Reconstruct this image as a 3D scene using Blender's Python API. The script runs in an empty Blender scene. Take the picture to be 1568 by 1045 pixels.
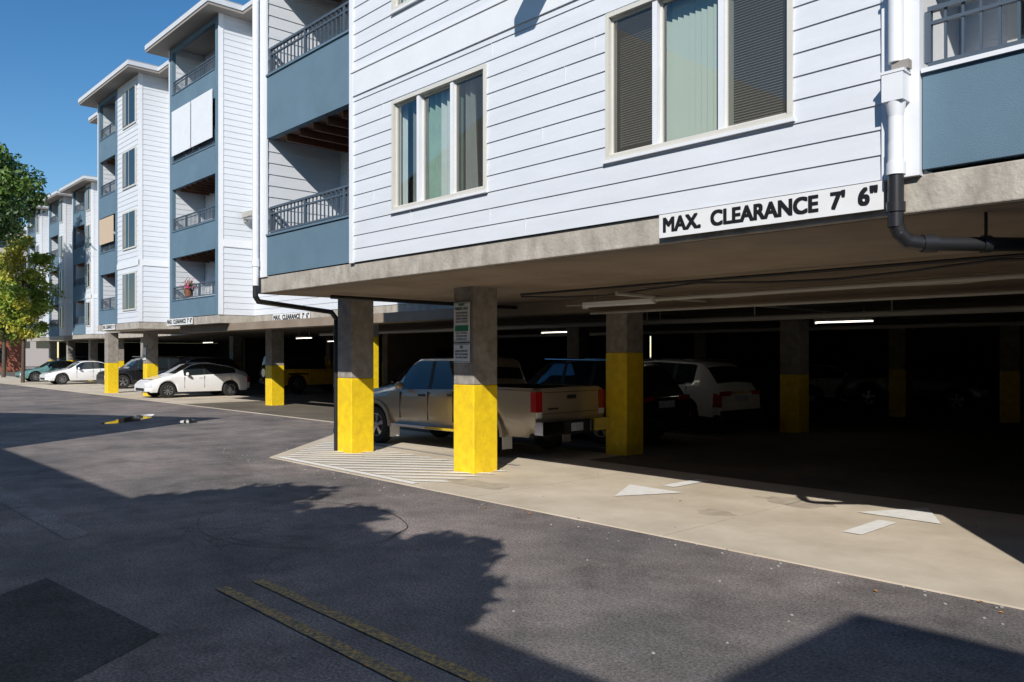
import bpy, math, random
import numpy as np
from mathutils import Vector
random.seed(7); np.random.seed(7)
scene=bpy.context.scene
scene.view_settings.view_transform='Standard'
scene.view_settings.look='None'
scene.view_settings.exposure=0

# ---------------------------------------------------------------- materials
def mat(name,col,rough=.7,metal=0.,var=0.,vscale=3.,bump=0.,bscale=60.,col2=None,detail=6,spec=.5,coat=0.,stretch=None):
    m=bpy.data.materials.new(name); m.use_nodes=True
    nt=m.node_tree; b=nt.nodes['Principled BSDF']
    b.inputs['Roughness'].default_value=rough; b.inputs['Metallic'].default_value=metal
    b.inputs['Specular IOR Level'].default_value=spec
    if coat: b.inputs['Coat Weight'].default_value=coat; b.inputs['Coat Roughness'].default_value=.05
    b.inputs['Base Color'].default_value=(*col,1)
    tc=nt.nodes.new('ShaderNodeTexCoord')
    src=tc.outputs['Object']
    if stretch:
        mp=nt.nodes.new('ShaderNodeMapping'); mp.inputs['Scale'].default_value=stretch
        nt.links.new(src,mp.inputs[0]); src=mp.outputs[0]
    if var or col2:
        n=nt.nodes.new('ShaderNodeTexNoise'); n.inputs['Scale'].default_value=vscale; n.inputs['Detail'].default_value=detail
        n.inputs['Roughness'].default_value=.65
        nt.links.new(src,n.inputs['Vector'])
        r=nt.nodes.new('ShaderNodeValToRGB'); r.color_ramp.elements[0].position=.32; r.color_ramp.elements[1].position=.68
        c2=col2 if col2 else tuple(min(1,c*(1+var)) for c in col)
        c1=col if col2 else tuple(c*(1-var) for c in col)
        r.color_ramp.elements[0].color=(*c1,1); r.color_ramp.elements[1].color=(*c2,1)
        nt.links.new(n.outputs['Fac'],r.inputs[0]); nt.links.new(r.outputs[0],b.inputs['Base Color'])
    if bump:
        n2=nt.nodes.new('ShaderNodeTexNoise'); n2.inputs['Scale'].default_value=bscale; n2.inputs['Detail'].default_value=5
        nt.links.new(tc.outputs['Object'],n2.inputs['Vector'])
        bp=nt.nodes.new('ShaderNodeBump'); bp.inputs['Strength'].default_value=bump; bp.inputs['Distance'].default_value=.02
        nt.links.new(n2.outputs['Fac'],bp.inputs['Height']); nt.links.new(bp.outputs[0],b.inputs['Normal'])
    return m
def emis(name,col,s):
    m=bpy.data.materials.new(name); m.use_nodes=True
    b=m.node_tree.nodes['Principled BSDF']; b.inputs['Base Color'].default_value=(*col,1)
    b.inputs['Emission Color'].default_value=(*col,1); b.inputs['Emission Strength'].default_value=s
    return m
def glassmat(name,tint=(.8,.85,.85),screen=0.):
    m=bpy.data.materials.new(name); m.use_nodes=True; nt=m.node_tree
    for n in list(nt.nodes):
        if n.type!='OUTPUT_MATERIAL': nt.nodes.remove(n)
    out=[n for n in nt.nodes if n.type=='OUTPUT_MATERIAL'][0]
    t=nt.nodes.new('ShaderNodeBsdfTransparent'); t.inputs[0].default_value=(*tint,1)
    g=nt.nodes.new('ShaderNodeBsdfGlossy'); g.inputs['Roughness'].default_value=.015
    f=nt.nodes.new('ShaderNodeLayerWeight'); f.inputs[0].default_value=.35
    mr=nt.nodes.new('ShaderNodeMapRange'); mr.inputs[3].default_value=.07; mr.inputs[4].default_value=.55
    nt.links.new(f.outputs['Facing'],mr.inputs[0])
    mx=nt.nodes.new('ShaderNodeMixShader'); nt.links.new(mr.outputs[0],mx.inputs[0])
    nt.links.new(t.outputs[0],mx.inputs[1]); nt.links.new(g.outputs[0],mx.inputs[2])
    last=mx
    if screen:
        d=nt.nodes.new('ShaderNodeBsdfDiffuse'); d.inputs[0].default_value=(.09,.09,.08,1)
        m2=nt.nodes.new('ShaderNodeMixShader'); m2.inputs[0].default_value=screen
        nt.links.new(mx.outputs[0],m2.inputs[1]); nt.links.new(d.outputs[0],m2.inputs[2]); last=m2
    nt.links.new(last.outputs[0],out.inputs[0])
    return m

WHITE=mat('white_siding_paint',(.645,.67,.705),.6,var=.04,vscale=1.2,bump=.06,bscale=25,stretch=(1,1,6),spec=.3)
TRIM=mat('white_trim_paint',(.74,.755,.775),.5,var=.03)
BLUE=mat('blue_stucco',(.115,.19,.25),.85,var=.09,vscale=1.6,bump=.25,bscale=120,detail=10)
RAIL=mat('rail_paint',(.075,.10,.13),.45)
CONC=mat('slab_concrete',(.28,.25,.21),.9,vscale=5,bump=.4,bscale=28,col2=(.50,.455,.39),stretch=(1,1,.6),detail=10)
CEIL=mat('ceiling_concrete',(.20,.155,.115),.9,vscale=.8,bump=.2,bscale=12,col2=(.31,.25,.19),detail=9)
CEILD=mat('ceiling_baked_shade',(.08,.064,.05),.95,vscale=.8,col2=(.12,.097,.073))  # deeper ceiling: the garage's shade is put into the colour
COLC=mat('column_concrete',(.20,.18,.155),.9,vscale=6,bump=.4,bscale=20,col2=(.38,.345,.30),detail=10)
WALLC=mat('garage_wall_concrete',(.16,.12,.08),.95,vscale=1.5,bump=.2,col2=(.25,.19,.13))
WALLD=mat('garage_wall_baked_shade',(.05,.043,.036),.95,var=.2)  # inner walls darkened in colour to stand for the unlit interior
YEL=mat('yellow_paint',(.70,.47,.015),.5,vscale=7,bump=.2,bscale=30,col2=(.90,.65,.012),detail=12)
DARK=mat('dark_interior',(.03,.03,.032),.9)
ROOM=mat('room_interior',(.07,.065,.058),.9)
ROOFM=mat('roof_metal',(.30,.31,.31),.6,var=.1)
SOFF=mat('soffit',(.30,.27,.24),.8)
FASC=mat('fascia_paint',(.60,.62,.64),.6,var=.04)
WOOD=mat('joist_wood',(.20,.085,.045),.7,var=.3,vscale=5,stretch=(1,8,1))
ABS=mat('black_pipe',(.02,.02,.022),.35)
STEELP=mat('grey_pipe',(.42,.40,.36),.55)
FRAME=mat('window_frame',(.62,.60,.54),.45,var=.04)
GLASS=glassmat('window_glass'); SCREEN=glassmat('screened_glass',(.78,.80,.79),.40)
DGLASS=mat('dark_glass',(.02,.03,.035),.03,spec=1.)
CURT=mat('green_curtain',(.34,.47,.38),.9,var=.12,vscale=4)
CURTW=mat('pale_curtain',(.64,.68,.64),.9,var=.06)
CURTD=mat('grey_curtain',(.24,.25,.23),.9,var=.1)
BLIND=mat('blind_slat',(.52,.50,.44),.6)
VBLIND=mat('vertical_blind',(.54,.60,.52),.7)
SIGNW=mat('sign_white',(.76,.76,.75),.4,var=.03,vscale=8)
SIGNK=mat('sign_black',(.012,.012,.014),.4)
SIGNG=mat('sign_green',(.02,.22,.10),.4)
MARK=mat('white_marking',(.88,.87,.84),.8,col2=(.74,.72,.67),vscale=9,detail=10)
TUBE=emis('lit_tube',(1,.93,.78),3.2)
RED=mat('brick_wall',(.36,.12,.07),.9,var=.15)

# asphalt
def asphalt(name,a,b,sc=.35):
    m=bpy.data.materials.new(name); m.use_nodes=True; nt=m.node_tree; B=nt.nodes['Principled BSDF']
    B.inputs['Specular IOR Level'].default_value=.15
    tc=nt.nodes.new('ShaderNodeTexCoord')
    def noise(s,d=6,r=.6):
        n=nt.nodes.new('ShaderNodeTexNoise'); n.inputs['Scale'].default_value=s; n.inputs['Detail'].default_value=d; n.inputs['Roughness'].default_value=r
        nt.links.new(tc.outputs['Object'],n.inputs['Vector']); return n
    n1=noise(sc,8,.62); n2=noise(45,7,.95); n3=noise(1.7,8,.75)
    r=nt.nodes.new('ShaderNodeValToRGB'); r.color_ramp.elements[0].position=.38; r.color_ramp.elements[1].position=.62
    r.color_ramp.elements[0].color=(*a,1); r.color_ramp.elements[1].color=(*b,1)
    nt.links.new(n1.outputs['Fac'],r.inputs[0])
    def mul(x,node,lo,hi,f0=.3,f1=.7):
        mr=nt.nodes.new('ShaderNodeMapRange'); mr.inputs[1].default_value=f0; mr.inputs[2].default_value=f1; mr.inputs[3].default_value=lo; mr.inputs[4].default_value=hi
        nt.links.new(node.outputs[0],mr.inputs[0])
        mx=nt.nodes.new('ShaderNodeMix'); mx.data_type='RGBA'; mx.blend_type='MULTIPLY'; mx.inputs[0].default_value=1
        nt.links.new(x,mx.inputs[6]); nt.links.new(mr.outputs[0],mx.inputs[7]); return mx.outputs[2]
    c=mul(r.outputs[0],n2,.1,2.1,.38,.62); c=mul(c,n3,.7,1.3)
    n4=noise(.8,9,.7); c=mul(c,n4,.72,1.02,.36,.48)
    nt.links.new(c,B.inputs['Base Color'])
    mr=nt.nodes.new('ShaderNodeMapRange'); mr.inputs[3].default_value=.72; mr.inputs[4].default_value=.97
    nt.links.new(n1.outputs[0],mr.inputs[0]); nt.links.new(mr.outputs[0],B.inputs['Roughness'])
    bp=nt.nodes.new('ShaderNodeBump'); bp.inputs['Strength'].default_value=.6; bp.inputs['Distance'].default_value=.014
    nt.links.new(n2.outputs[0],bp.inputs['Height']); nt.links.new(bp.outputs[0],B.inputs['Normal'])
    return m
ASPH=asphalt('asphalt',(.128,.118,.114),(.225,.192,.178))
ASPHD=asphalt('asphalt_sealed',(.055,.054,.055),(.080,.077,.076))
ASPHL=asphalt('asphalt_worn',(.17,.16,.15),(.25,.225,.21))
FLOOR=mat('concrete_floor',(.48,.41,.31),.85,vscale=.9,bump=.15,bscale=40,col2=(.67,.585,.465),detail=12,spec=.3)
FLOORD=mat('garage_floor_baked_shade',(.11,.095,.077),.8,vscale=.7,bump=.15,bscale=40,col2=(.19,.165,.13),detail=12,spec=.3)  # floor further in: darker concrete copy with the indoor shade painted in
PUD=mat('puddle_water',(.03,.03,.03),.03,spec=.8)
def worn(name,col,base,thr=.5):
    m=bpy.data.materials.new(name); m.use_nodes=True; nt=m.node_tree; B=nt.nodes['Principled BSDF']; B.inputs['Roughness'].default_value=.85
    tc=nt.nodes.new('ShaderNodeTexCoord'); n=nt.nodes.new('ShaderNodeTexNoise'); n.inputs['Scale'].default_value=30; n.inputs['Detail'].default_value=9; n.inputs['Roughness'].default_value=.85
    nt.links.new(tc.outputs['Object'],n.inputs['Vector'])
    r=nt.nodes.new('ShaderNodeValToRGB'); r.color_ramp.elements[0].position=thr-.06; r.color_ramp.elements[1].position=thr+.06
    r.color_ramp.elements[0].color=(*base,1); r.color_ramp.elements[1].color=(*col,1)
    nt.links.new(n.outputs[0],r.inputs[0]); nt.links.new(r.outputs[0],B.inputs['Base Color']); return m
YLINE=worn('worn_yellow_line',(.60,.36,.08),(.12,.108,.09),.53)
WLINE=worn('worn_white_line',(.86,.84,.79),(.55,.50,.43),.42)
WLINED=worn('stall_line',(.45,.43,.38),(.2,.17,.14),.45)
STAIN=mat('oil_stain',(.38,.32,.24),.75,col2=(.54,.47,.37),vscale=5,detail=12)

# ---------------------------------------------------------------- mesh builder
class MB:
    def __init__(s): s.v=[]; s.f=[]; s.m=[]; s.mats=[]
    def mi(s,m):
        if m not in s.mats: s.mats.append(m)
        return s.mats.index(m)
    def quad(s,*pts,m):
        i=len(s.v); s.v+= [tuple(p) for p in pts]; s.f.append(tuple(range(i,i+len(pts)))); s.m.append(s.mi(m))
    def box(s,x0,x1,y0,y1,z0,z1,m):
        i=len(s.v)
        s.v+=[(x0,y0,z0),(x1,y0,z0),(x1,y1,z0),(x0,y1,z0),(x0,y0,z1),(x1,y0,z1),(x1,y1,z1),(x0,y1,z1)]
        for f in ((0,3,2,1),(4,5,6,7),(0,1,5,4),(1,2,6,5),(2,3,7,6),(3,0,4,7)):
            s.f.append(tuple(i+k for k in f)); s.m.append(s.mi(m))
    def cyl(s,p0,p1,r,m,n=14,r1=None):
        p0=Vector(p0);p1=Vector(p1); d=(p1-p0).normalized(); a=d.orthogonal().normalized(); b=d.cross(a)
        r1=r if r1 is None else r1
        i=len(s.v)
        for p,rr in ((p0,r),(p1,r1)):
            for k in range(n):
                t=2*math.pi*k/n; s.v.append(tuple(p+a*math.cos(t)*rr+b*math.sin(t)*rr))
        for k in range(n):
            s.f.append((i+k,i+(k+1)%n,i+n+(k+1)%n,i+n+k)); s.m.append(s.mi(m))
        s.f.append(tuple(i+k for k in range(n))[::-1]); s.m.append(s.mi(m))
        s.f.append(tuple(i+n+k for k in range(n))); s.m.append(s.mi(m))
    def tube(s,pts,r,m,n=12):
        for a,b in zip(pts[:-1],pts[1:]): s.cyl(a,b,r,m,n)
        for p in pts[1:-1]: s.ball(p,r*1.02,m)
    def ball(s,c,r,m,sx=1,sy=1,sz=1,nu=12,nv=8):
        i=len(s.v)
        for a in range(nv+1):
            ph=math.pi*a/nv
            for b in range(nu):
                th=2*math.pi*b/nu; s.v.append((c[0]+r*sx*math.sin(ph)*math.cos(th),c[1]+r*sy*math.sin(ph)*math.sin(th),c[2]+r*sz*math.cos(ph)))
        for a in range(nv):
            for b in range(nu):
                s.f.append((i+a*nu+b,i+a*nu+(b+1)%nu,i+(a+1)*nu+(b+1)%nu,i+(a+1)*nu+b)); s.m.append(s.mi(m))
    def prism(s,pts,z0,z1,m,ms=None):
        n=len(pts); ms=ms or m
        s.quad(*[(x,y,z1) for x,y in pts],m=m); s.quad(*[(x,y,z0) for x,y in pts][::-1],m=ms)
        for k in range(n):
            a=pts[k];b=pts[(k+1)%n]; s.quad((*a,z0),(*b,z0),(*b,z1),(*a,z1),m=ms)
    def obj(s,name,parent=None,smooth=False,angle=35,bevel=0):
        me=bpy.data.meshes.new(name); me.from_pydata(s.v,[],s.f)
        for m in s.mats: me.materials.append(m)
        me.polygons.foreach_set('material_index',s.m)
        if smooth:
            me.polygons.foreach_set('use_smooth',[True]*len(s.f)); me.update()
            me.set_sharp_from_angle(angle=math.radians(angle))
        me.update()
        o=bpy.data.objects.new(name,me); scene.collection.objects.link(o)
        if parent: o.parent=parent
        if bevel:
            b=o.modifiers.new('bevel','BEVEL'); b.width=bevel; b.segments=2; b.limit_method='ANGLE'
        return o
def empty(name,loc=(0,0,0),rot=0):
    e=bpy.data.objects.new(name,None); e.location=loc; e.rotation_euler=(0,0,rot); e.empty_display_size=.3
    scene.collection.objects.link(e); return e

def siding(mb,p0,d,n,L,z0,z1,holes,m,exp=.19,lip=.013):
    """lap boards; p0=(x,y) start, d=(dx,dy) along, n=(nx,ny) outward"""
    cuts=sorted(set([0,L]+[h[0] for h in holes]+[h[1] for h in holes]))
    cuts=[c for c in cuts if 0<=c<=L]
    def P(a,z,o): return (p0[0]+d[0]*a+n[0]*o,p0[1]+d[1]*a+n[1]*o,z)
    for a,b in zip(cuts[:-1],cuts[1:]):
        mid=(a+b)/2; hs=[(h[2],h[3]) for h in holes if h[0]<mid<h[1]]
        z=z0
        while z<z1-1e-4:
            ze=min(z+exp,z1); iv=[(z,ze)]
            for h0,h1 in hs:
                nv=[]
                for u,v in iv:
                    if v<=h0 or u>=h1: nv.append((u,v)); continue
                    if u<h0: nv.append((u,h0))
                    if v>h1: nv.append((h1,v))
                iv=nv
            for u,v in iv:
                ou=lip*(1-(u-z)/exp); ov=lip*(1-(v-z)/exp)
                mb.quad(P(a,u,ou),P(b,u,ou),P(b,v,ov),P(a,v,ov),m=m)
                if abs(u-z)<1e-6: mb.quad(P(a,u,0),P(b,u,0),P(b,u,ou),P(a,u,ou),m=m)
            z+=exp

def railing(mb,x0,x1,y,z0,z1,m=RAIL,mid=True,axis='x',sp=.115):
    def bx(a0,a1,o0,o1,zz0,zz1):
        if axis=='x': mb.box(a0,a1,y+o0,y+o1,zz0,zz1,m)
        else: mb.box(y+o0,y+o1,a0,a1,zz0,zz1,m)
    bx(x0,x1,-.025,.025,z1-.035,z1); bx(x0,x1,-.018,.018,z0,z0+.03)
    if mid: bx(x0,x1,-.016,.016,z1-.13,z1-.105)
    n=max(2,int((x1-x0)/sp))
    for k in range(n+1):
        a=x0+(x1-x0)*k/n; w=.009 if k%10 else .022
        bx(a-w,a+w,-w,w,z0+.028,z1-.03)

# ---------------------------------------------------------------- world/sun/camera
toSun=Vector((.90,-1.245,1)).normalized()
elev=math.asin(toSun.z); az=math.atan2(toSun.x,toSun.y)
w=bpy.data.worlds.new('World'); scene.world=w; w.use_nodes=True; nt=w.node_tree
sky=nt.nodes.new('ShaderNodeTexSky'); sky.sky_type='NISHITA'; sky.sun_disc=False
sky.sun_elevation=elev; sky.sun_rotation=az; sky.air_density=1.0; sky.dust_density=0.; sky.ozone_density=2.6
gm=nt.nodes.new('ShaderNodeHueSaturation'); gm.inputs['Saturation'].default_value=1.3; gm.inputs['Hue'].default_value=.5
nt.links.new(sky.outputs[0],gm.inputs['Color'])
nt.links.new(gm.outputs[0],nt.nodes['Background'].inputs[0]); nt.nodes['Background'].inputs[1].default_value=.115
sl=bpy.data.lights.new('sun','SUN'); sl.energy=5.0; sl.angle=math.radians(.5); sl.color=(1,.955,.89)
so=bpy.data.objects.new('sun',sl); scene.collection.objects.link(so); so.rotation_euler=toSun.to_track_quat('Z','Y').to_euler(); so.location=(10,-15,20)
cd=bpy.data.cameras.new('camera'); cam=bpy.data.objects.new('camera',cd); scene.collection.objects.link(cam); scene.camera=cam
cam.location=(0,0,1.815); cam.rotation_euler=(math.radians(90),0,math.radians(47.15)); cd.lens=28.47; cd.sensor_width=36; cd.shift_y=.0137; cd.clip_end=2000; cd.clip_start=.05

# ---------------------------------------------------------------- ground
g=MB(); g.quad((-600,-600,0),(600,-600,0),(600,600,0),(-600,600,0),m=ASPH); g.obj('asphalt_ground')
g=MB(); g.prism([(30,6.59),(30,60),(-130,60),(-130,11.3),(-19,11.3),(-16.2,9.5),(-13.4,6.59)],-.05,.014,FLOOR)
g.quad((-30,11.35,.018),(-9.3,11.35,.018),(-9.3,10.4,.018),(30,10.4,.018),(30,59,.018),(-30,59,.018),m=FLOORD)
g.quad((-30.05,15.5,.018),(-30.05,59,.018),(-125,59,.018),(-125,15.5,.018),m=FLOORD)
for x in (-10.9,-7.9,-4.9): g.box(x,x+.012,6.6,10.35,.0145,.0165,STAIN)
g.obj('concrete_floor')
def blob(cx,cy,rx,ry,z,m,name,seed,n=60,rot=0,rough=1.):
    rnd=random.Random(seed); ph=[rnd.uniform(0,6.28) for _ in range(12)]; mb=MB(); pts=[]
    for k in range(n):
        t=2*math.pi*k/n; r=1+rough*sum(.16/(j*.6+1)*math.sin((j+2)*t+ph[j]) for j in range(10))
        x=rx*r*math.cos(t); y=ry*r*math.sin(t)
        pts.append((cx+x*math.cos(rot)-y*math.sin(rot),cy+x*math.sin(rot)+y*math.cos(rot),z))
    mb.quad(*pts,m=m); return mb.obj(name)
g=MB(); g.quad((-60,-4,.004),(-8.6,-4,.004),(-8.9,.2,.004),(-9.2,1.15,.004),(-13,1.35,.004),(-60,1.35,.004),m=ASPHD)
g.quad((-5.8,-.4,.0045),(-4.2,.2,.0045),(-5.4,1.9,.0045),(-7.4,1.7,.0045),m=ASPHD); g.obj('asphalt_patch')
g=MB(); g.quad((-30,1.9,.004),(-8.8,2.2,.004),(-8.9,2.45,.004),(-30,2.3,.004),m=ASPHL); g.obj('asphalt_seam')
blob(-24.2,7.75,1.5,.42,.006,PUD,'puddle',3,rot=-.6)
blob(-22.2,8.55,.8,.18,.006,PUD,'puddle',6,rot=-.4)
blob(-8.6,7.35,.5,.25,.0165,STAIN,'oil_stain',21); blob(-4.9,9.3,.5,.25,.0165,STAIN,'oil_stain',24); blob(-5.2,8.0,.25,.14,.0165,STAIN,'oil_stain',26)
g=MB()
for y in (2.58,2.88): g.quad((-6.15,y,.008),(6,y,.008),(6,y+.1,.008),(-6.15,y+.1,.008),m=YLINE)
g.obj('yellow_centre_line')
g=MB(); TAR=mat('tar_seal',(.03,.03,.03),.6)
def ribbon(pts,wd,z,m):
    for a,b in zip(pts[:-1],pts[1:]):
        a=Vector((*a,z));b=Vector((*b,z)); d=(b-a).normalized(); nn=Vector((-d.y,d.x,0))*wd/2
        g.quad(a-nn,b-nn,b+nn,a+nn,m=m)
ribbon([(-8.0+1.35*math.cos(t*.1)*(1+.03*math.sin(t)),4.3+1.0*math.sin(t*.1)) for t in range(0,58)],.012,.005,TAR)
rr=random.Random(2)
for s in range(26):
    x=-8.6+rr.random()*2.0; y=2.95+rr.random()*.9; pts=[(x,y)]; a=rr.uniform(-3,3)
    for k in range(6): a+=rr.uniform(-.9,.9); x+=.09*math.cos(a); y+=.09*math.sin(a); pts.append((x,y))
    ribbon(pts,.010,.0055,TAR)
g.obj('asphalt_cracks')
g=MB(); DL=mat('dry_leaf',(.45,.22,.04),.7,var=.3,vscale=20); PB=mat('pebble',(.30,.29,.27),.9)
rr=random.Random(31)
for q in range(170):
    t=rr.random()
    x=rr.uniform(-16,-1.5); y=rr.uniform(6.05,6.6) if t<.55 else rr.uniform(2,9.6); z=.02 if y>6.55 else .008; s=rr.uniform(.008,.016) if rr.random()<.92 else rr.uniform(.02,.03)
    if s<.019: g.ball((x,y,z),s,PB,1,.8,.6,6,4)
    else: 
        a=rr.uniform(0,6.28); ca,sa=math.cos(a)*s,math.sin(a)*s; g.quad((x-ca,y-sa,z),(x+sa*.5,y-ca*.5,z+.012),(x+ca,y+sa,z+.004),(x-sa*.5,y+ca*.5,z+.01),m=DL)
g.obj('leaves_and_grit')
# hatch
g=MB()
def inside(x,y): 
    return 6.80<y<8.6 and x<-9.35-(8.4-y)*-.15 and x>-13.25-(y-6.72)*.95
for k in range(-2,30):
    s0=-19.5+k*.46; seg=[]; start=None
    for i in range(0,200):
        y=6.6+i*.012; x=s0+(y-6.6)*1.25
        ok=inside(x,y)
        if ok and start is None: start=(x,y)
        if (not ok) and start is not None: seg.append((start,(x,y))); start=None
    for (xa,ya),(xb,yb) in seg:
        if yb-ya>.08: g.quad((xa,ya,.0235),(xa+.2,ya,.0235),(xb+.2,yb,.0235),(xb,yb,.0235),m=WLINE)
g.quad((-13.3,6.64,.0235),(-9.2,6.64,.0235),(-9.2,6.76,.0235),(-13.2,6.76,.0235),m=WLINE)
g.obj('painted_hatching')
for nm,tip,d,cx in (('a',7.95,1,-6.66),('b',10.05,-1,-3.65)):
    g=MB(); z=.0235
    g.quad((cx-.45,tip+d*.87,z),(cx+.45,tip+d*.87,z),(cx,tip,z),m=MARK)
    g.quad((cx-.10,tip+d*1.13,z),(cx+.10,tip+d*1.13,z),(cx+.10,tip+d*2.0,z),(cx-.10,tip+d*2.0,z),m=MARK)
    g.obj('painted_arrow')
g=MB()
for y in (9.0,11.9,15.05,18.2,21.3): g.quad((-15,y,.0235),(-9.6,y,.0235),(-9.6,y+.1,.0235),(-15,y+.1,.0235),m=WLINED)
for x in (-33.5,-41.3,-44.3,-49,-52,-58.3,-65): g.quad((x,12.2,.0235),(x+.1,12.2,.0235),(x+.1,17.5,.0235),(x,17.5,.0235),m=WLINE)
g.obj('parking_stall_lines')

# ---------------------------------------------------------------- columns
def column(x1,y0,ytop,parent,s=.49,h=2.87):
    mb=MB(); mb.box(x1-s,x1,y0,y0+s,.0,ytop,YEL); mb.obj('column_yellow_base',parent,bevel=.018)
    mb=MB(); mb.box(x1-s+.003,x1-.003,y0+.003,y0+s-.003,ytop,h,COLC)
    mb.obj('column_shaft',parent,bevel=.015)

A=empty('apartment_building')
FY=6.18
columns=[(-9.37,7.90,1.36),(-12.83,7.90,1.39),(-9.2,11.32,1.86),(-9.16,17.5,1.36),(-9.4,24.2,1.4),(-6.5,24.2,1.4),(-18.1,11.5,2.3),(-16.0,17.5,1.4),(-16,24,1.4)]
for x,y,t in columns: column(x,y,t,A)
mb=MB(); mb.box(-13.1,12,FY+.02,40,2.86,3.13,CONC); mb.obj('floor_slab',A,bevel=.01)
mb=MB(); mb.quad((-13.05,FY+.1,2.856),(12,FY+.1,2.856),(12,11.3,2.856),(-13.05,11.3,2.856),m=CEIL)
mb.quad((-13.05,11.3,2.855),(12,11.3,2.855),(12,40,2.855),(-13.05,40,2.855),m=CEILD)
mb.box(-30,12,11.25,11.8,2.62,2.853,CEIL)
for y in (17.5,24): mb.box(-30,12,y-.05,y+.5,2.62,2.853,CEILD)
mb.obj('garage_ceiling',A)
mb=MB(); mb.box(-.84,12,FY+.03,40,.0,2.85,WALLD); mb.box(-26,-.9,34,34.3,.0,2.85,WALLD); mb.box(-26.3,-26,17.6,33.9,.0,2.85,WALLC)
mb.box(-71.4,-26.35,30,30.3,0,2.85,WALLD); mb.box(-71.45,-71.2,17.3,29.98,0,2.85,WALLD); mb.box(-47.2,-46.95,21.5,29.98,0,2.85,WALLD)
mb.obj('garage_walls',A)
mb=MB(); mb.box(-25.99,-25.93,20,21.1,.02,2.1,DARK); mb.box(-25.99,-25.95,26,28.5,.8,2.0,DARK); mb.obj('garage_doors',A)
TOP=14.2
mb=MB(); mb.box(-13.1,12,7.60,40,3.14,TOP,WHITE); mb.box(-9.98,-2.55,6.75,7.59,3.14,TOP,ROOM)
mb.box(-13.1,-12.69,FY+.02,7.58,3.14,TOP,TRIM)
mb.box(-.84,12,FY+.02,7.58,3.14,TOP,WHITE)
mb.box(-9.985,-9.9,FY+.01,6.74,3.14,TOP,TRIM); mb.box(-2.6,-2.5,FY+.01,7.58,3.14,TOP,TRIM)
mb.obj('building_body',A)
FH=2.65
wins=[]
for k in range(4):
    wins.append((-8.99,-7.08,3.725+FH*k,5.19+FH*k)); wins.append((-5.27,-3.28,3.745+FH*k,5.2+FH*k))
holes=[(a+10,b+10,c,d) for a,b,c,d in wins]
mb=MB(); siding(mb,(-10.0,FY),(1,0),(0,-1),7.47,3.13,TOP,holes,WHITE); mb.obj('lap_siding',A)
mb=MB()
for k in range(4):
    z=5.48+FH*k; mb.box(-9.995,-2.535,FY-.03,FY+.005,z,z+.33,TRIM); mb.box(-9.995,-2.535,FY-.045,FY-.005,z+.33,z+.355,TRIM)
mb.box(-10.04,-9.955,FY-.034,FY+.06,3.12,TOP,TRIM)
mb.box(-2.56,-2.29,FY-.036,FY+.05,3.12,TOP,TRIM)
mb.box(-13.12,-12.66,FY-.01,FY+.018,3.12,TOP,TRIM)
rj=random.Random(9)
for r_ in range(13):
    z=3.13+.19*r_
    x=rj.uniform(-9.5,-2.9)
    if not any(a-.05<x<b+.05 and c-.2<z<d for a,b,c,d in wins): mb.box(x,x+.003,FY-.0145,FY-.004,z+.004,z+.186,FASC)
mb.obj('corner_trim',A)
mb=MB(); 
siding(mb,(-12.685,FY+.03),(0,1),(1,0),1.5,3.13,TOP,[],WHITE)
siding(mb,(-12.68,7.585),(1,0),(0,-1),2.68,3.13,TOP,[],WHITE)
siding(mb,(-13.12,FY+.04),(0,1),(-1,0),20,3.13,TOP,[],WHITE)
siding(mb,(-2.28,7.585),(1,0),(0,-1),1.45,3.13,TOP,[],WHITE)
mb.obj('balcony_siding',A)

def balcony(par,x0,x1,yf,dep,panels,rh,door=True,zend=None):
    mb=MB(); R=MB()
    for i,(a,b) in enumerate(panels):
        mb.box(x0,x1,yf,yf+.12,a,b,BLUE)
        mb.box(x0,x1,yf-.025,yf+.14,b,b+.03,BLUE)
        mb.box(x0+.01,x1-.01,yf+.125,yf+dep-.03,a+.05 if i else a,a+.25,BLUE)
        if i:
            mb.box(x0+.01,x1-.01,yf+.13,yf+dep-.04,a+.02,a+.045,WOOD)
            n=int((x1-x0)/.42)
            for k in range(1,n): 
                xx=x0+(x1-x0)*k/n; mb.box(xx-.02,xx+.02,yf+.13,yf+dep-.04,a-.1,a+.018,WOOD)
        railing(R,x0+.02,x1-.02,yf+.06,b+.06,b+.06+rh)
        if door:
            mb.box(x0+.55*(x1-x0)-.9,x0+.55*(x1-x0)+.9,yf+dep-.075,yf+dep-.03,b-.55,b+1.45,FRAME)
            mb.box(x0+.55*(x1-x0)-.82,x0+.55*(x1-x0)-.03,yf+dep-.085,yf+dep-.077,b-.5,b+1.38,DGLASS)
            mb.box(x0+.55*(x1-x0)+.03,x0+.55*(x1-x0)+.82,yf+dep-.085,yf+dep-.077,b-.5,b+1.38,DGLASS)
    mb.obj('balcony_panels',par); R.obj('balcony_railing',par)
P=[(3.14,3.79)]+[(5.42+FH*k,6.44+FH*k) for k in range(3)]
balcony(A,-12.66,-10.05,FY,1.4,P,.43)
P=[(3.16,3.85)]+[(5.42+FH*k,6.5+FH*k) for k in range(3)]
balcony(A,-2.28,-.85,FY-.005,1.4,P,.43,door=False)
mb=MB(); mb.box(-2.28,-.85,FY-.035,FY-.008,3.852,3.885,TRIM); mb.box(-2.1,-.9,7.47,7.52,3.3,5.2,FRAME); mb.box(-2.0,-1.0,7.45,7.465,3.35,5.15,DGLASS); mb.obj('balcony_door',A)
fu=empty('balcony_chair',(-11.2,6.75,3.42)); mb=MB()
for sx in(-.25,.25):
    for sy in(-.22,.22): mb.cyl((sx,sy,0),(sx,sy,.42 if sy<0 else .9),.015,RAIL,8)
mb.box(-.26,.26,-.24,.24,.42,.45,RAIL); 
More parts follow.
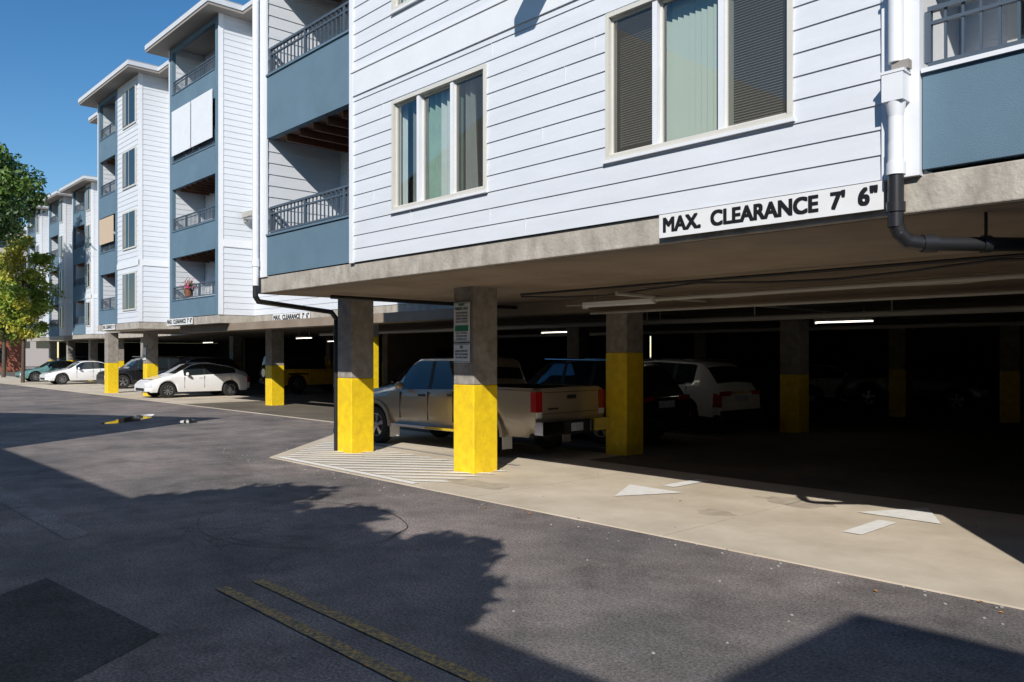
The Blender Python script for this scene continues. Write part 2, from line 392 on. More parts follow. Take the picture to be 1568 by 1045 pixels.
for q in range(5): mb.box(-.2+q*.1-.02,-.2+q*.1+.02,.21,.23,.5,.88,RAIL)
mb.obj('chair_frame',fu)

def bigwindow(i,x0,x1,z0,z1):
    mb=MB(); y=FY; f=.045
    mb.box(x0,x1,y-.03,y+.10,z0,z0+f,FRAME); mb.box(x0,x1,y-.03,y+.10,z1-f,z1,FRAME)
    mb.box(x0,x0+f,y-.031,y+.10,z0+f,z1-f,FRAME); mb.box(x1-f,x1,y-.031,y+.10,z0+f,z1-f,FRAME)
    mb.box(x0-.02,x1+.02,y-.045,y-.005,z0-.03,z0-.002,TRIM)
    W=x1-x0; m1=x0+W*.30; m2=x0+W*.66
    for mm in (m1,m2): mb.box(mm-.028,mm+.028,y-.015,y+.08,z0+f,z1-f,TRIM)
    for a,b,yy in ((x0+f,m1-.028,y+.02),(m1+.028,m2-.028,y+.045),(m2+.028,x1-f,y+.02)):
        mb.box(a,b,yy,yy+.03,z0+f,z0+f+.025,FRAME); mb.box(a,b,yy,yy+.03,z1-f-.025,z1-f,FRAME)
        mb.box(a,a+.018,yy,yy+.03,z0+f+.025,z1-f-.025,FRAME); mb.box(b-.018,b,yy,yy+.03,z0+f+.025,z1-f-.025,FRAME)
    mb.obj('window_frame',A)
    g=MB()
    g.quad((x0+f,y+.035,z0+f),(m1,y+.035,z0+f),(m1,y+.035,z1-f),(x0+f,y+.035,z1-f),m=SCREEN if i%2 else GLASS)
    g.quad((m1,y+.06,z0+f),(m2,y+.06,z0+f),(m2,y+.06,z1-f),(m1,y+.06,z1-f),m=GLASS)
    g.quad((m2,y+.035,z0+f),(x1-f,y+.035,z0+f),(x1-f,y+.035,z1-f),(m2,y+.035,z1-f),m=SCREEN)
    g.obj('window_glass',A)
    c=MB(); yb=y+.17
    def wavy(a,b,m,n=36,amp=.03,fr=26,slant=0):
        for k in range(n):
            u=a+(b-a)*k/n; v=a+(b-a)*(k+1)/n
            yu=yb+amp*math.sin(u*fr*2); yv=yb+amp*math.sin(v*fr*2)
            c.quad((u,yu,z0+.03),(v,yv,z0+.03),(v+slant*(v-a),yv,z1),(u+slant*(u-a),yu,z1),m=m)
    if i%2==0:
        wavy(x0-.1,x0+.14,CURTW,n=14); wavy(x0+.24,x0+.48,CURTD,n=20); wavy(x0+.5,x0+.80,CURT); wavy(x0+.86,m2-.16,CURTW); wavy(m2-.13,m2+.0,CURT,n=14)
        wavy(m2+.08,m2+.32,CURTW,slant=-.3); wavy(m2+.38,x1,CURTW,slant=-.35)
    else:
        def slats(a,b,zl):
            z=zl
            while z<z1-.02:
                c.quad((a,yb-.012,z),(b,yb-.012,z),(b,yb+.012,z+.019),(a,yb+.012,z+.019),m=BLIND); z+=.024
        slats(x0+.03,m1-.02,z0+.16); slats(m2+.02,x1-.03,z0+.12)
        n=int((m2-m1)/.065)
        for k in range(n):
            a=m1+.01+k*.065; c.quad((a,yb-.01,z0+.05),(a+.06,yb+.02,z0+.05),(a+.06,yb+.02,z1),(a,yb-.01,z1),m=VBLIND)
    c.obj('curtains',A)
for i,wn in enumerate(wins): bigwindow(i,*wn)

# downspouts
mb=MB()
x=-2.43; y=FY-.10
mb.cyl((x,y,3.95),(x,y,TOP),.052,TRIM,18)
for z in (4.5,6.5): mb.box(x-.06,x+.06,y-.056,y+.062,z,z+.03,TRIM)
mb.obj('downspout_pipe',A,smooth=True)
mb=MB(); mb.box(x-.085,x+.085,y-.075,y+.062,3.86,3.88,TRIM); mb.box(x-.075,x+.075,y-.07,y+.06,3.66,3.86,TRIM)
mb.box(x-.02,x+.10,y-.03,y+.03,3.885,3.95,SOFF)
for (r0,r1,za,zb,m_) in ((.050,.070,3.55,3.66,TRIM),(.052,.052,3.36,3.55,TRIM),(.055,.055,3.22,3.36,TRIM),(.066,.066,3.13,3.22,TRIM)):
    mb.cyl((x,y,za),(x,y,zb),r0,m_,18,r1=r1)
mb.obj('downspout_hopper',A,smooth=True)
mb=MB(); mb.cyl((x,y,2.75),(x,y,3.14),.055,ABS,18)
arc=[(x,y,2.78),(x+.02,y+.02,2.70),(x+.06,y+.07,2.645),(x+.13,y+.14,2.63),(x+.75,y+.8,2.62),(x+4,y+4,2.60)]
mb.tube(arc,.052,ABS,16); mb.cyl((x+.13,y+.14,2.63),(x+.2,y+.21,2.63),.066,ABS,16); mb.cyl((x,y,2.86),(x,y,2.93),.066,ABS,16)
for q in (.45,1.2): mb.cyl((x+q,y+q*1.05,2.63),(x+q,y+q*1.05,2.87),.012,ABS,8); mb.cyl((x+q-.02,y+q*1.05-.02,2.625),(x+q+.02,y+q*1.05+.02,2.625),.064,ABS,14)
mb.obj('drain_pipe',A,smooth=True)
mb=MB(); x=-12.9;y=FY-.09
mb.cyl((x,y,2.98),(x,y,TOP),.05,TRIM,16); mb.cyl((x,y,3.3),(x,y,3.42),.062,TRIM,16)
mb.obj('downspout_pipe',A,smooth=True)
mb=MB(); mb.tube([(x,y,3.0),(x,y,2.80),(x-.05,y+.08,2.72),(-13.40,7.82,2.62),(-13.44,7.95,2.5),(-13.44,7.95,.0)],.045,ABS,14)
for z in (.35,1.2,2.1): mb.cyl((-13.44,7.95,z),(-13.44,7.95,z+.08),.056,ABS,14)
mb.obj('drain_pipe',A,smooth=True)
mb=MB()
mb.cyl((-7.48,9.9,2.66),(2,9.9,2.68),.035,STEELP,10); mb.cyl((-9.9,11.15,2.58),(2,11.15,2.58),.026,STEELP,10)
mb.cyl((-9.6,9.1,2.80),(2,9.1,2.80),.02,ABS,8)
sag=[(-9.9+q*.9,9.4+.12*math.sin(q*1.3),2.80-.07*abs(math.sin(q*.8))) for q in range(13)]; mb.tube(sag,.014,ABS,8)
sag=[(-9.9+q*.8,10.5+.1*math.sin(q*1.7),2.74-.06*abs(math.sin(q*.9+1))) for q in range(13)]; mb.tube(sag,.012,STEELP,8)
mb.cyl((-12,7.0,2.79),(-12,33,2.72),.035,ABS,10); mb.cyl((-24,13.6,2.5),(2,13.6,2.5),.05,STEELP,10)
mb.cyl((-24,20,2.5),(2,20,2.5),.05,STEELP,10); mb.cyl((-7.5,9,2.7),(-7.5,33,2.66),.03,STEELP,10)
for xx in (-8,-5.5,-3,-10.5): mb.cyl((xx,13.6,2.86),(xx,13.6,2.45),.012,STEELP,6)
mb.obj('ceiling_pipes',A,smooth=True)
def fixture(x0,x1,y,z,lit,axis='x'):
    e=empty('fluorescent_light',((x0+x1)/2,y,z)) 
    L=(x1-x0)/2; mb=MB()
    b=(lambda a0,a1,b0,b1,c0,c1,m: mb.box(a0,a1,b0,b1,c0,c1,m))
    b(-L,L,-.07,.07,.0,.05,TRIM); b(-L,L,-.02,.02,-.028,-.001,TUBE if lit else TRIM); b(-L-.02,-L-.001,-.06,.06,-.05,.05,TRIM)
    for q in (-L*.7,L*.7): b(q-.01,q+.01,-.01,.01,.05,2.85-z,STEELP)
    mb.obj('light_housing',e)
fixture(-8.9,-7.5,9.9,2.62,False)
for x0,y in ((-12.2,14.9),(-8.6,17.2),(-18.5,18.5)): fixture(x0,x0+1.25,y,2.55,True)
for x0,y in ((-32,17),(-38,22),(-47,19)): fixture(x0,x0+1.25,y,2.55,True)

# signs
def fit_text(body,w,h,loc,m,parent,bold=0.,thick=0.):
    offs=((0,0),) if not thick else [(a*thick,b*thick*.6) for a in(-1,-.33,.33,1) for b in(-1,1)]
    for q,(dx,dz) in enumerate(offs):
        cu=bpy.data.curves.new('lettering','FONT'); cu.body=body; cu.align_x='CENTER'; cu.align_y='CENTER'; cu.size=1; cu.offset=bold; cu.extrude=.001
        o=bpy.data.objects.new('lettering',cu); scene.collection.objects.link(o); cu.materials.append(m)
        bpy.context.view_layer.update(); d=o.dimensions.copy()
        o.scale=(w/d.x,h/d.y,1); o.rotation_euler=(math.radians(90),0,0); o.parent=parent; o.location=(loc[0]+dx,loc[1]-.0004*q,loc[2]+dz)
def clearance(xc,yc,zc,W,H):
    e=empty('clearance_sign',(xc,yc,zc)); mb=MB(); mb.box(-W/2,W/2,-.012,.0,-H/2,H/2,SIGNW)
    mb.obj('sign_board',e)
    fit_text("MAX.  CLEARANCE  7'  6\"",W*.95,H*.62,(0,-.0145,0),SIGNK,e,bold=0,thick=.0085*W/2)
clearance((-4.605-2.545)/2,FY-.024,3.012,2.06,.215)
clearance(-27.0+3.9,12.07,3.0,2.4,.24)
clearance(-29.0,10.86,3.0,2.4,.24); clearance(-36.9,10.86,3.0,1.6,.24)
def parksign(xc,yc,z0,z1,W,green=True):
    zc=(z0+z1)/2; H=z1-z0; e=empty('parking_permit_sign',(xc,yc,zc)); mb=MB(); mb.box(-W/2,W/2,-.01,0,-H/2,H/2,SIGNW)
    for a,b,c,d in ((-W/2+.01,W/2-.01,H/2-.012,H/2-.018),(-W/2+.01,W/2-.01,-H/2+.018,-H/2+.012)): mb.box(a,b,-.0125,-.0105,d,c,SIGNG)
    if green: mb.box(-W/2+.03,W/2-.03,-.0125,-.0105,-.14,-.05,SIGNG)
    mb.obj('sign_board',e)
    return e,H
e,H=parksign(-9.63,7.888,2.02,2.62,.38)
fit_text("PERMIT",.16,.035,(0,-.014,.265),SIGNG,e,.01); fit_text("PARKING ONLY",.32,.045,(0,-.014,.205),SIGNG,e,.01)
for k,t in enumerate(("UNAUTHORIZED","VEHICLES WILL BE","TOWED AT OWNERS","RISK & EXPENSE")): fit_text(t,.28,.026,(0,-.014,.14-.045*k),SIGNK,e)
for k,t in enumerate(("CALL TOWING","503 000 0000","24 HOURS A DAY")): fit_text(t,.26,.026,(0,-.014,-.17-.045*k),SIGNK,e)
e,H=parksign(-9.63,7.888,1.70,1.99,.38,False)
fit_text("NO",.07,.045,(0,-.014,.09),SIGNK,e,.01)
for k,t in enumerate(("UNAUTHORIZED","BICYCLES PLEASE","VIOLATORS TOWED")): fit_text(t,.3,.028,(0,-.014,.03-.05*k),SIGNK,e)
e,H=parksign(-37.15,12.38,1.6,2.15,.42)

# ---------------------------------------------------------------- section 2 / 3
def section(par,Yf,Yr,xL,xR,bays,zbase,top,fh,depth=24):
    mb=MB(); mb.box(xL,xR,Yr+.02,Yr+depth,zbase,top,WHITE); 
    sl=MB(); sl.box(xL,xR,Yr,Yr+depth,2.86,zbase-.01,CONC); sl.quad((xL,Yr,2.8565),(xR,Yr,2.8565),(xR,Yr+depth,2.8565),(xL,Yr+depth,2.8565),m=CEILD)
    sd=MB(); tr=MB(); rf=MB()
    siding(sd,(xL,Yr),(1,0),(0,-1),xR-xL,zbase,top,[],WHITE,exp=.2,lip=.014)
    rf.box(xL-.6,xR+.6,Yr-.6,Yr+depth+.5,top,top+.10,SOFF); rf.box(xL-.63,xR+.63,Yr-.63,Yr+depth+.53,top+.10,top+.24,FASC); rf.box(xL-.6,xR+.6,Yr-.6,Yr+depth+.5,top+.24,top+.28,ROOFM)
    for x0,x1,parts in bays:
        sl.box(x0,x1,Yf,Yr-.003,2.862,zbase-.012,CONC)
        siding(sd,(x1,Yf),(0,1),(1,0),Yr-Yf,zbase,top,[],WHITE,exp=.2,lip=.014)
        tr.box(x1-.02,x1+.03,Yf-.03,Yf+.12,zbase,top,TRIM)
        tr.box(x1+.003,x1+.035,Yf+.12,Yr,5.35,5.57,TRIM)
        rf.box(x0-.8,x1+.45,Yf-.55,Yr+2,top+.002,top+.09,SOFF); rf.box(x0-.83,x1+.48,Yf-.58,Yr+2,top+.092,top+.25,FASC); rf.box(x0-.8,x1+.45,Yf-.55,Yr+2,top+.25,top+.30,ROOFM)
        for kind,a,b in parts:
            if kind=='b':
                mb.box(a,a+.28,Yf+.005,Yr,zbase,top,BLUE); mb.box(a-.02,a+.05,Yf-.012,Yr,zbase,top,TRIM)
                mb.box(b-.34,b,Yf+.005,Yr,zbase,top,BLUE)
                P=[(zbase+.01,3.76)]+[(5.3+fh*k,6.23+fh*k) for k in range(3)]
                balcony(par,a+.285,b-.345,Yf,Yr-Yf+.01,P,.45)
                mb.box(a+.29,b-.35,Yf+.005,Yf+.12,5.3+fh*3,top,BLUE)
                siding(sd,(a+.283,Yf+.13),(0,1),(1,0),Yr-Yf-.15,zbase,top,[],WHITE,exp=.19)
            else:
                mb.box(a,b,Yf+.03,Yr,zbase,top,TRIM)
                siding(sd,(a,Yf),(1,0),(0,-1),b-a,zbase,top,[],WHITE,exp=.2,lip=.014)
                wx0=b-1.8; wx1=b-.35
                if b-a<2: wx0=a+.25; wx1=b-.25
                for k in range(4):
                    z0=3.68+fh*k; z1=z0+1.4
                    tr.box(wx0-.07,wx1+.07,Yf-.05,Yf-.025,z0-.07,z1+.07,FRAME)
                    mid=(wx0+wx1)/2
                    for u,v in ((wx0,mid-.03),(mid+.03,wx1)):
                        tr.box(u,v,Yf-.058,Yf-.051,z0,z1,DGLASS)
                    tr.box(wx0+.1,wx0+.42,Yf-.0605,Yf-.0585,z0+.03,z1-.03,CURTD)
                tr.box(a,b+.03,Yf-.035,Yf-.002,5.35,5.57,TRIM)
    mb.obj('building_body',par); sl.obj('floor_slab',par); sd.obj('lap_siding',par); tr.obj('trim_and_windows',par); rf.obj('roof',par)
B=empty('apartment_building')
section(B,10.9,12.1,-41.5,-13.14,[(-30.1,-25.7,[('b',-30.1,-25.7)]),(-38.6,-33.3,[('w',-35.9,-33.3),('b',-38.6,-35.9)])],3.13,12.9,2.47)
for x,y in ((-26.9,13.3),(-36.9,12.4),(-41.0,12.0),(-43,19),(-31.5,25),(-37,25),(-43,25)): column(x,y,1.44,B)
C=empty('apartment_building')
section(C,15.0,16.2,-71.5,-41.6,[(-58.6,-54.4,[('b',-58.6,-55.6),('w',-55.6,-54.4)]),(-64.6,-60.6,[('b',-64.6,-61.8),('w',-61.8,-60.6)]),(-71,-67,[('b',-71,-68.2),('w',-68.2,-67)])],3.13,12.5,2.4)
for x in (-50,-55,-60.5,-66,-71): column(x,16.6,1.44,C)
mb=MB(); mb.box(-29.7,-28.0,10.84,10.86,8.95,10.55,TRIM); mb.box(-27.9,-26.15,10.84,10.86,8.95,10.55,TRIM); mb.obj('balcony_shade')
mb=MB(); mb.box(-38.2,-36.3,10.84,10.86,6.6,7.7,mat('tan_shade',(.55,.42,.30),.8)); mb.obj('balcony_shade')
def walllamp(loc,rot):
    wl=empty('wall_lamp',loc,rot); mb=MB(); mb.box(0,.16,-.05,.05,-.1,.14,STEELP); mb.box(.1,.75,-.16,.16,.02,.2,STEELP); mb.box(.15,.7,-.12,.12,-.01,.018,SIGNW); mb.obj('lamp_head',wl,bevel=.02)
walllamp((-25.68,11.75,6.3),0); walllamp((-5.9,FY-.03,5.96),-math.pi/2)

# ---------------------------------------------------------------- foliage
LG=mat('leaf_green',(.035,.085,.015),.55,var=.4,vscale=1.2); LG2=mat('leaf_green_light',(.09,.16,.02),.55,var=.3,vscale=1.5)
LY=mat('leaf_yellow_green',(.22,.30,.03),.55,var=.3,vscale=1); LY2=mat('leaf_gold',(.36,.34,.03),.55,var=.25,vscale=1); BARK=mat('bark',(.09,.065,.045),.9,var=.3,vscale=8,bump=.4)
FL=mat('pink_flower',(.6,.08,.2),.6)
def tree(name,base,h,cz,rx,rz,mats,nclump=26,nleaf=110,leaf=.16,seed=1,trunk=.16):
    rnd=np.random.RandomState(seed); e=empty(name,base); mb=MB()
    top=cz+rz*.3
    mb.cyl((0,0,0),(.08,.05,cz-rz*.6),trunk,BARK,12,r1=trunk*.7); mb.cyl((.08,.05,cz-rz*.6),(0,0,top),trunk*.7,BARK,10,r1=trunk*.25)
    L=MB(); cl=[]
    for k in range(nclump):
        v=rnd.normal(size=3); v/=np.linalg.norm(v); r=rnd.uniform(.35,.95)
        c=np.array([v[0]*rx*r,v[1]*rx*r,cz+v[2]*rz*r]); cl.append(c)
        s=(0.05,.03,cz-rz*.6+rnd.uniform(0,1)*rz*.8); mb.cyl(s,tuple(c),trunk*.22,BARK,6,r1=.012)
    for c in cl:
        R=rnd.uniform(.22,.42)*rx; mm=mats[0] if rnd.rand()<.55 else mats[1]
        for q in range(nleaf):
            v=rnd.normal(size=3); v/=np.linalg.norm(v); p=c+v*R*rnd.uniform(.3,1.1)*np.array([1,1,.75])
            a=rnd.normal(size=3); a/=np.linalg.norm(a); b=np.cross(a,rnd.normal(size=3)); b/=np.linalg.norm(b); s=leaf*rnd.uniform(.5,1.1)
            L.quad(p-a*s,p+b*s*.45,p+a*s,p-b*s*.45,m=mm)
    mb.obj('trunk_and_limbs',e,smooth=True); L.obj('foliage',e); return e
tree('street_tree',(-55.0,9.35,0),14,11.3,3.0,3.2,(LG,LG2),60,260,.20,3,.2)
tree('street_tree',(-60.3,12.5,0),12,6.0,2.0,3.7,(LY,LY2),60,200,.15,5,.12)
tree('street_tree',(-76,14.4,0),12,6.2,2.4,3.6,(LY,LG2),40,150,.2,6,.16)
tree('street_tree',(-96,17.5,0),12,7,4,4,(LG2,LG),34,130,.28,9,.2)
tree('street_tree',(-5.5,-1.7,0),5,4.35,1.2,1.0,(LG,LG2),40,170,.14,11,.09)
tree('street_tree',(-3.3,-1.6,0),5,4.3,1.1,1.05,(LG,LG2),40,170,.14,12,.09)
tree('street_tree',(-1.35,-1.7,0),5,4.45,.8,.95,(LG,LG2),40,170,.13,13,.08)
fp=empty('potted_flowers',(-28.4,10.95,3.9)); mb=MB(); rnd=random.Random(4)
mb.cyl((0,0,-.05),(0,0,.2),.12,WOOD,10,r1=.17)
for q in range(160):
    p=Vector((rnd.gauss(0,.26),rnd.gauss(0,.08),.32+rnd.gauss(0,.1))); s=.05; mb.quad(p-Vector((s,0,0)),p+Vector((0,s*.5,s)),p+Vector((s,0,0)),p-Vector((0,s*.5,s)),m=FL if rnd.random()<.5 else LG2)
mb.obj('flowers',fp)

# ---------------------------------------------------------------- opposite buildings and background
O=empty('townhouse_row')
def profile(pts,y0,y1,m,name,par):
    mb=MB(); n=len(pts)
    mb.quad(*[(x,y1,z) for x,z in pts],m=m); mb.quad(*[(x,y0,z) for x,z in pts][::-1],m=m)
    for k in range(n):
        a=pts[k];b=pts[(k+1)%n]; mb.quad((a[0],y0,a[1]),(b[0],y0,b[1]),(b[0],y1,b[1]),(a[0],y1,a[1]),m=m)
    return mb.obj(name,par)
TAN=mat('brown_stucco',(.20,.17,.14),.9,var=.06)
profile([(-60,0),(25,0),(25,6.96),(3.72,6.96),(3.72,5.18),(-13.55,5.18),(-13.55,10.28),(-23.65,6.83),(-23.65,5.18),(-60,5.18)],-14,-3,TAN,'walls',O)
mb=MB()
for k in range(12):
    x=-50+k*6; mb.box(x,x+1.6,-3.0,-2.95,1.2,2.6,DGLASS); mb.box(x-.08,x+1.68,-2.99,-2.965,1.1,2.7,TRIM); mb.box(x+2.6,x+3.6,-2.99,-2.95,.0,2.1,BLUE)
mb.obj('doors_and_windows',O)
K=empty('brick_building'); mb=MB(); mb.box(-112,-100,5,21,0,3.9,RED); mb.box(-112.3,-99.7,4.7,21.3,3.9,4.2,TRIM)
for k in range(4): mb.box(-100.02,-99.97,8+k*3.2,9.6+k*3.2,1,2.6,DGLASS)
mb.obj('walls',K)
K=empty('office_building'); mb=MB(); mb.box(-175,-150,20,36,0,22,mat('distant_wall',(.5,.44,.40),.9)); mb.box(-176,-149.5,19.5,36.5,22,22.7,TRIM)
for r in range(6):
    for k in range(5): mb.box(-149.98,-149.9,21+k*3,23+k*3,3+r*3.2,4.8+r*3.2,DGLASS)
mb.obj('walls',K)

# ---------------------------------------------------------------- vehicles
TYRE=mat('tyre_rubber',(.018,.018,.018),.85); RIM=mat('alloy_rim',(.5,.5,.52),.3,metal=.9); RIMD=mat('rim_dark',(.03,.03,.03),.6)
CGL=mat('car_glass',(.015,.022,.026),.03,spec=.9); BLK=mat('black_plastic',(.02,.02,.021),.6); CHR=mat('chrome',(.7,.7,.7),.12,metal=1)
HL=mat('headlight_lens',(.6,.62,.65),.08,spec=1.); TL=mat('tail_light',(.35,.012,.012),.12,spec=1.); PLT=mat('licence_plate',(.5,.55,.65),.5,var=.3,vscale=20)
def paint(name,c,metal=0.): return mat(name,c,.32,metal=metal,coat=.8,var=.02)
CARS={
 'sedan':dict(L=4.65,W=1.80,wr=.33,ax=(.19,.79),top=[(0,.58),(.015,.66),(.06,.74),(.24,.90),(.28,.95),(.42,1.38),(.48,1.44),(.60,1.44),(.68,1.38),(.84,1.07),(.97,1.02),(1,.85)],belt=[(0,.58),(.25,.86),(.8,.97),(1,.85)],ws=(.285,.42),rg=(.69,.83),sg=(.36,.78),pil=(.56,)),
 'hatch':dict(L=4.5,W=1.76,wr=.32,ax=(.19,.79),top=[(0,.56),(.015,.66),(.06,.76),(.21,.93),(.25,.98),(.42,1.41),(.50,1.48),(.60,1.48),(.80,1.32),(.95,1.06),(.985,.98),(1,.72)],belt=[(0,.56),(.22,.88),(.85,1.0),(1,.8)],ws=(.26,.44),rg=(.79,.94),sg=(.34,.84),pil=(.53,.71)),
 'suv':dict(L=4.6,W=1.85,wr=.37,ax=(.19,.79),top=[(0,.72),(.015,.88),(.05,.95),(.23,1.06),(.265,1.1),(.38,1.56),(.44,1.66),(.60,1.69),(.84,1.64),(.885,1.58),(.965,1.15),(.985,1.05),(1,.8)],belt=[(0,.72),(.25,1.0),(.85,1.12),(1,.9)],ws=(.27,.40),rg=(.89,.96),sg=(.33,.84),pil=(.54,.72)),
 'pickup':dict(L=5.3,W=1.86,wr=.38,ax=(.165,.765),top=[(0,.88),(.012,1.02),(.04,1.08),(.23,1.16),(.26,1.19),(.345,1.64),(.39,1.74),(.60,1.75),(.635,1.70),(.655,1.24),(.66,1.24),(1,1.24)],belt=[(0,.88),(.25,1.10),(.64,1.16),(.66,1.2),(1,1.2)],ws=(.265,.36),rg=(.637,.652),sg=(.315,.63),pil=(.475,),bed=(.665,.985)),
 'jeep':dict(L=4.2,W=1.82,wr=.42,ax=(.17,.77),top=[(0,.95),(.01,1.08),(.32,1.16),(.345,1.2),(.385,1.72),(.41,1.82),(.96,1.80),(.985,1.75),(1,1.3)],belt=[(0,.95),(.34,1.12),(1,1.15)],ws=(.345,.40),rg=(.975,.998),sg=(.42,.96),pil=(.60,.76)),
}
def car(name,kind,pm,loc,rot,trim=None,roofm=None,seed=0):
    S=CARS[kind]; L,W,wr=S['L'],S['W'],S['wr']; e=empty(name,loc,rot)
    N=104; fx=np.linspace(0,1,N)
    top=np.interp(fx,*zip(*S['top'])); belt=np.interp(fx,*zip(*S['belt']))
    if kind not in('pickup','jeep'):
        k=np.array([1,2,3,2,1])/9.; tp=np.pad(top,2,mode='edge'); top=np.convolve(tp,k,'valid')
    wd=np.interp(fx,[0,.015,.05,.14,.88,.96,.99,1],[.76,.86,.94,1,1,.96,.92,.86])*W/2
    if kind in('pickup','jeep'): wd=np.interp(fx,[0,.01,.06,.14,1],[.86,.92,.97,1,1])*W/2
    base=.24 if kind not in ('pickup','jeep') else .40
    zb=np.full(N,base); ra=wr+.06
    for a in S['ax']:
        d=np.abs(fx*L-a*L); inn=d<ra; zb[inn]=np.maximum(zb[inn],wr+np.sqrt(np.maximum(0,ra**2-d[inn]**2)))
    zb=np.where(fx<.03,zb+.04,zb); zb=np.where(fx>.97,zb+.08,zb)
    rows=[]
    rf=.74 if kind not in('pickup','jeep') else .80
    bed=S.get('bed')
    for i in range(N):
        w_=wd[i]; b=belt[i]; t=max(top[i],b+.012); z0=min(zb[i],b-.08); gh=min(1,max(0,(t-b)/.45)); rw=w_*(.90+(rf-.90)*gh)
        h=b-z0
        r=[(w_*.93,z0),(w_*.985,z0+.22*h),(w_,z0+.52*h),(w_*.985,z0+.80*h),(w_*.955,b-.008),(w_*.935,b+.004*(1-gh)+.012*gh),
           (rw,max(t-.055,b+.006)),(rw*.94,t-.018 if gh>.3 else t-.004),(rw*.55,t),(0,t+.012)]
        if bed and bed[0]<fx[i]<bed[1]:
            r[6]=(w_*.92,t);r[7]=(w_*.86,t-.01); r[8]=(w_*.85,t-.42); r[9]=(0,t-.42)
        rows.append(r)
    mb=MB(); M=len(rows[0])
    idx=[mb.mi(pm),mb.mi(CGL),mb.mi(BLK),mb.mi(HL),mb.mi(TL)]
    rm=mb.mi(roofm) if roofm else idx[0]
    def vid(i,j,s): return (i*M+j)*2+s
    for i in range(N):
        for (yy,zz) in rows[i]:
            mb.v.append((fx[i]*L-L/2,-yy,zz)); mb.v.append((fx[i]*L-L/2,yy,zz))
    for i in range(N-1):
        f=(fx[i]+fx[i+1])/2
        for j in range(M-1):
            m_=idx[0]; hgt=min(top[i]-belt[i],top[i+1]-belt[i+1])
            if j==5 and S['sg'][0]<f<S['sg'][1] and hgt>.14:
                m_=idx[1]
                if any(abs(f-p)<.009 for p in S['pil']): m_=idx[2]
            if j==6 and S['sg'][0]<f<S['sg'][1] and roofm: m_=rm
            if j>=7 and (S['ws'][0]<f<S['ws'][1] or S['rg'][0]<f<S['rg'][1]): m_=idx[1]
            elif j>=6 and f>S['ws'][1] and f<S['rg'][0] and roofm: m_=rm
            if j==0: m_=idx[2] if kind=='suv' else m_
            if j in(2,3) and f<.045 and kind!='jeep': m_=idx[3]
            if j in(2,3) and f>.958 and kind not in('pickup','jeep'): m_=idx[4]
            if bed and j>=7 and bed[0]<f<bed[1]: m_=idx[2]
            for s in(0,1):
                q=(vid(i,j,s),vid(i+1,j,s),vid(i+1,j+1,s),vid(i,j+1,s))
                mb.f.append(q if s==0 else q[::-1]); mb.m.append(m_)
    for i in(0,N-1):
        for j in range(M-1):
            q=(vid(i,j,0),vid(i,j,1),vid(i,j+1,1),vid(i,j+1,0)); mb.f.append(q); mb.m.append(idx[0])
    mb.obj('body',e,smooth=True,angle=32)
    mb=MB(); mb.box(-L*.44,L*.44,-W/2+.30,W/2-.30,base-.03,.78,BLK); mb.box(-L/2+.05,L/2-.05,-W/2+.2,W/2-.2,base+.05,base+.2,BLK); mb.obj('underbody',e)
    for a in S['ax']:
        for s in(-1,1):
            cx=a*L-L/2; cy=s*(W/2-.115); mb=MB(); n=32; tw=.22
            prof=[(.62,-.5),(.92,-.5),(1,-.36),(1,.36),(.92,.5),(.62,.5),(.60,.30)]
            i0=len(mb.v)
            for r,y in prof:
                for k in range(n):
                    t=2*math.pi*k/n; mb.v.append((cx+wr*r*math.cos(t),cy+s*y*tw,wr+wr*r*math.sin(t)))
            for p in range(len(prof)-1):
                for k in range(n): mb.f.append((i0+p*n+k,i0+p*n+(k+1)%n,i0+(p+1)*n+(k+1)%n,i0+(p+1)*n+k)); mb.m.append(mb.mi(TYRE))
            mb.cyl((cx,cy-s*.05,wr),(cx,cy+s*.055,wr),wr*.62,RIMD,n)
            mb.cyl((cx,cy+s*.05,wr),(cx,cy+s*.105,wr),wr*.14,RIM,12)
            ns=5 if kind in('suv','pickup') else 9
            for k in range(ns):
                t=2*math.pi*k/ns+.3; ux,uz=math.cos(t),math.sin(t); vx,vz=-uz,ux; hw=wr*(.09 if ns==5 else .05)
                P0=[(cx+ux*wr*.1+vx*q,cy+s*.10,wr+uz*wr*.1+vz*q) for q in(-hw*.8,hw*.8)]; P1=[(cx+ux*wr*.62+vx*q,cy+s*.085,wr+uz*wr*.62+vz*q) for q in(hw*1.3,-hw*1.3)]
                mb.quad(*P0,*P1,m=RIM)
                for (A0,A1) in ((P0[0],P1[1]),(P0[1],P1[0])):
                    mb.quad(A0,A1,(A1[0],A1[1]-s*.05,A1[2]),(A0[0],A0[1]-s*.05,A0[2]),m=RIM)
            i0=len(mb.v)
            for r,y in((.66,.48),(.58,.46),(.57,.30)):
                for k in range(n):
                    t=2*math.pi*k/n; mb.v.append((cx+wr*r*math.cos(t),cy+s*y*tw,wr+wr*r*math.sin(t)))
            for p in range(2):
                for k in range(n): mb.f.append((i0+p*n+k,i0+p*n+(k+1)%n,i0+(p+1)*n+(k+1)%n,i0+(p+1)*n+k)); mb.m.append(mb.mi(RIM))
            mb.obj('wheel',e,smooth=True,angle=30)
    d=MB(); xr=L/2; xf=-L/2
    bx=lambda f: f*L-L/2
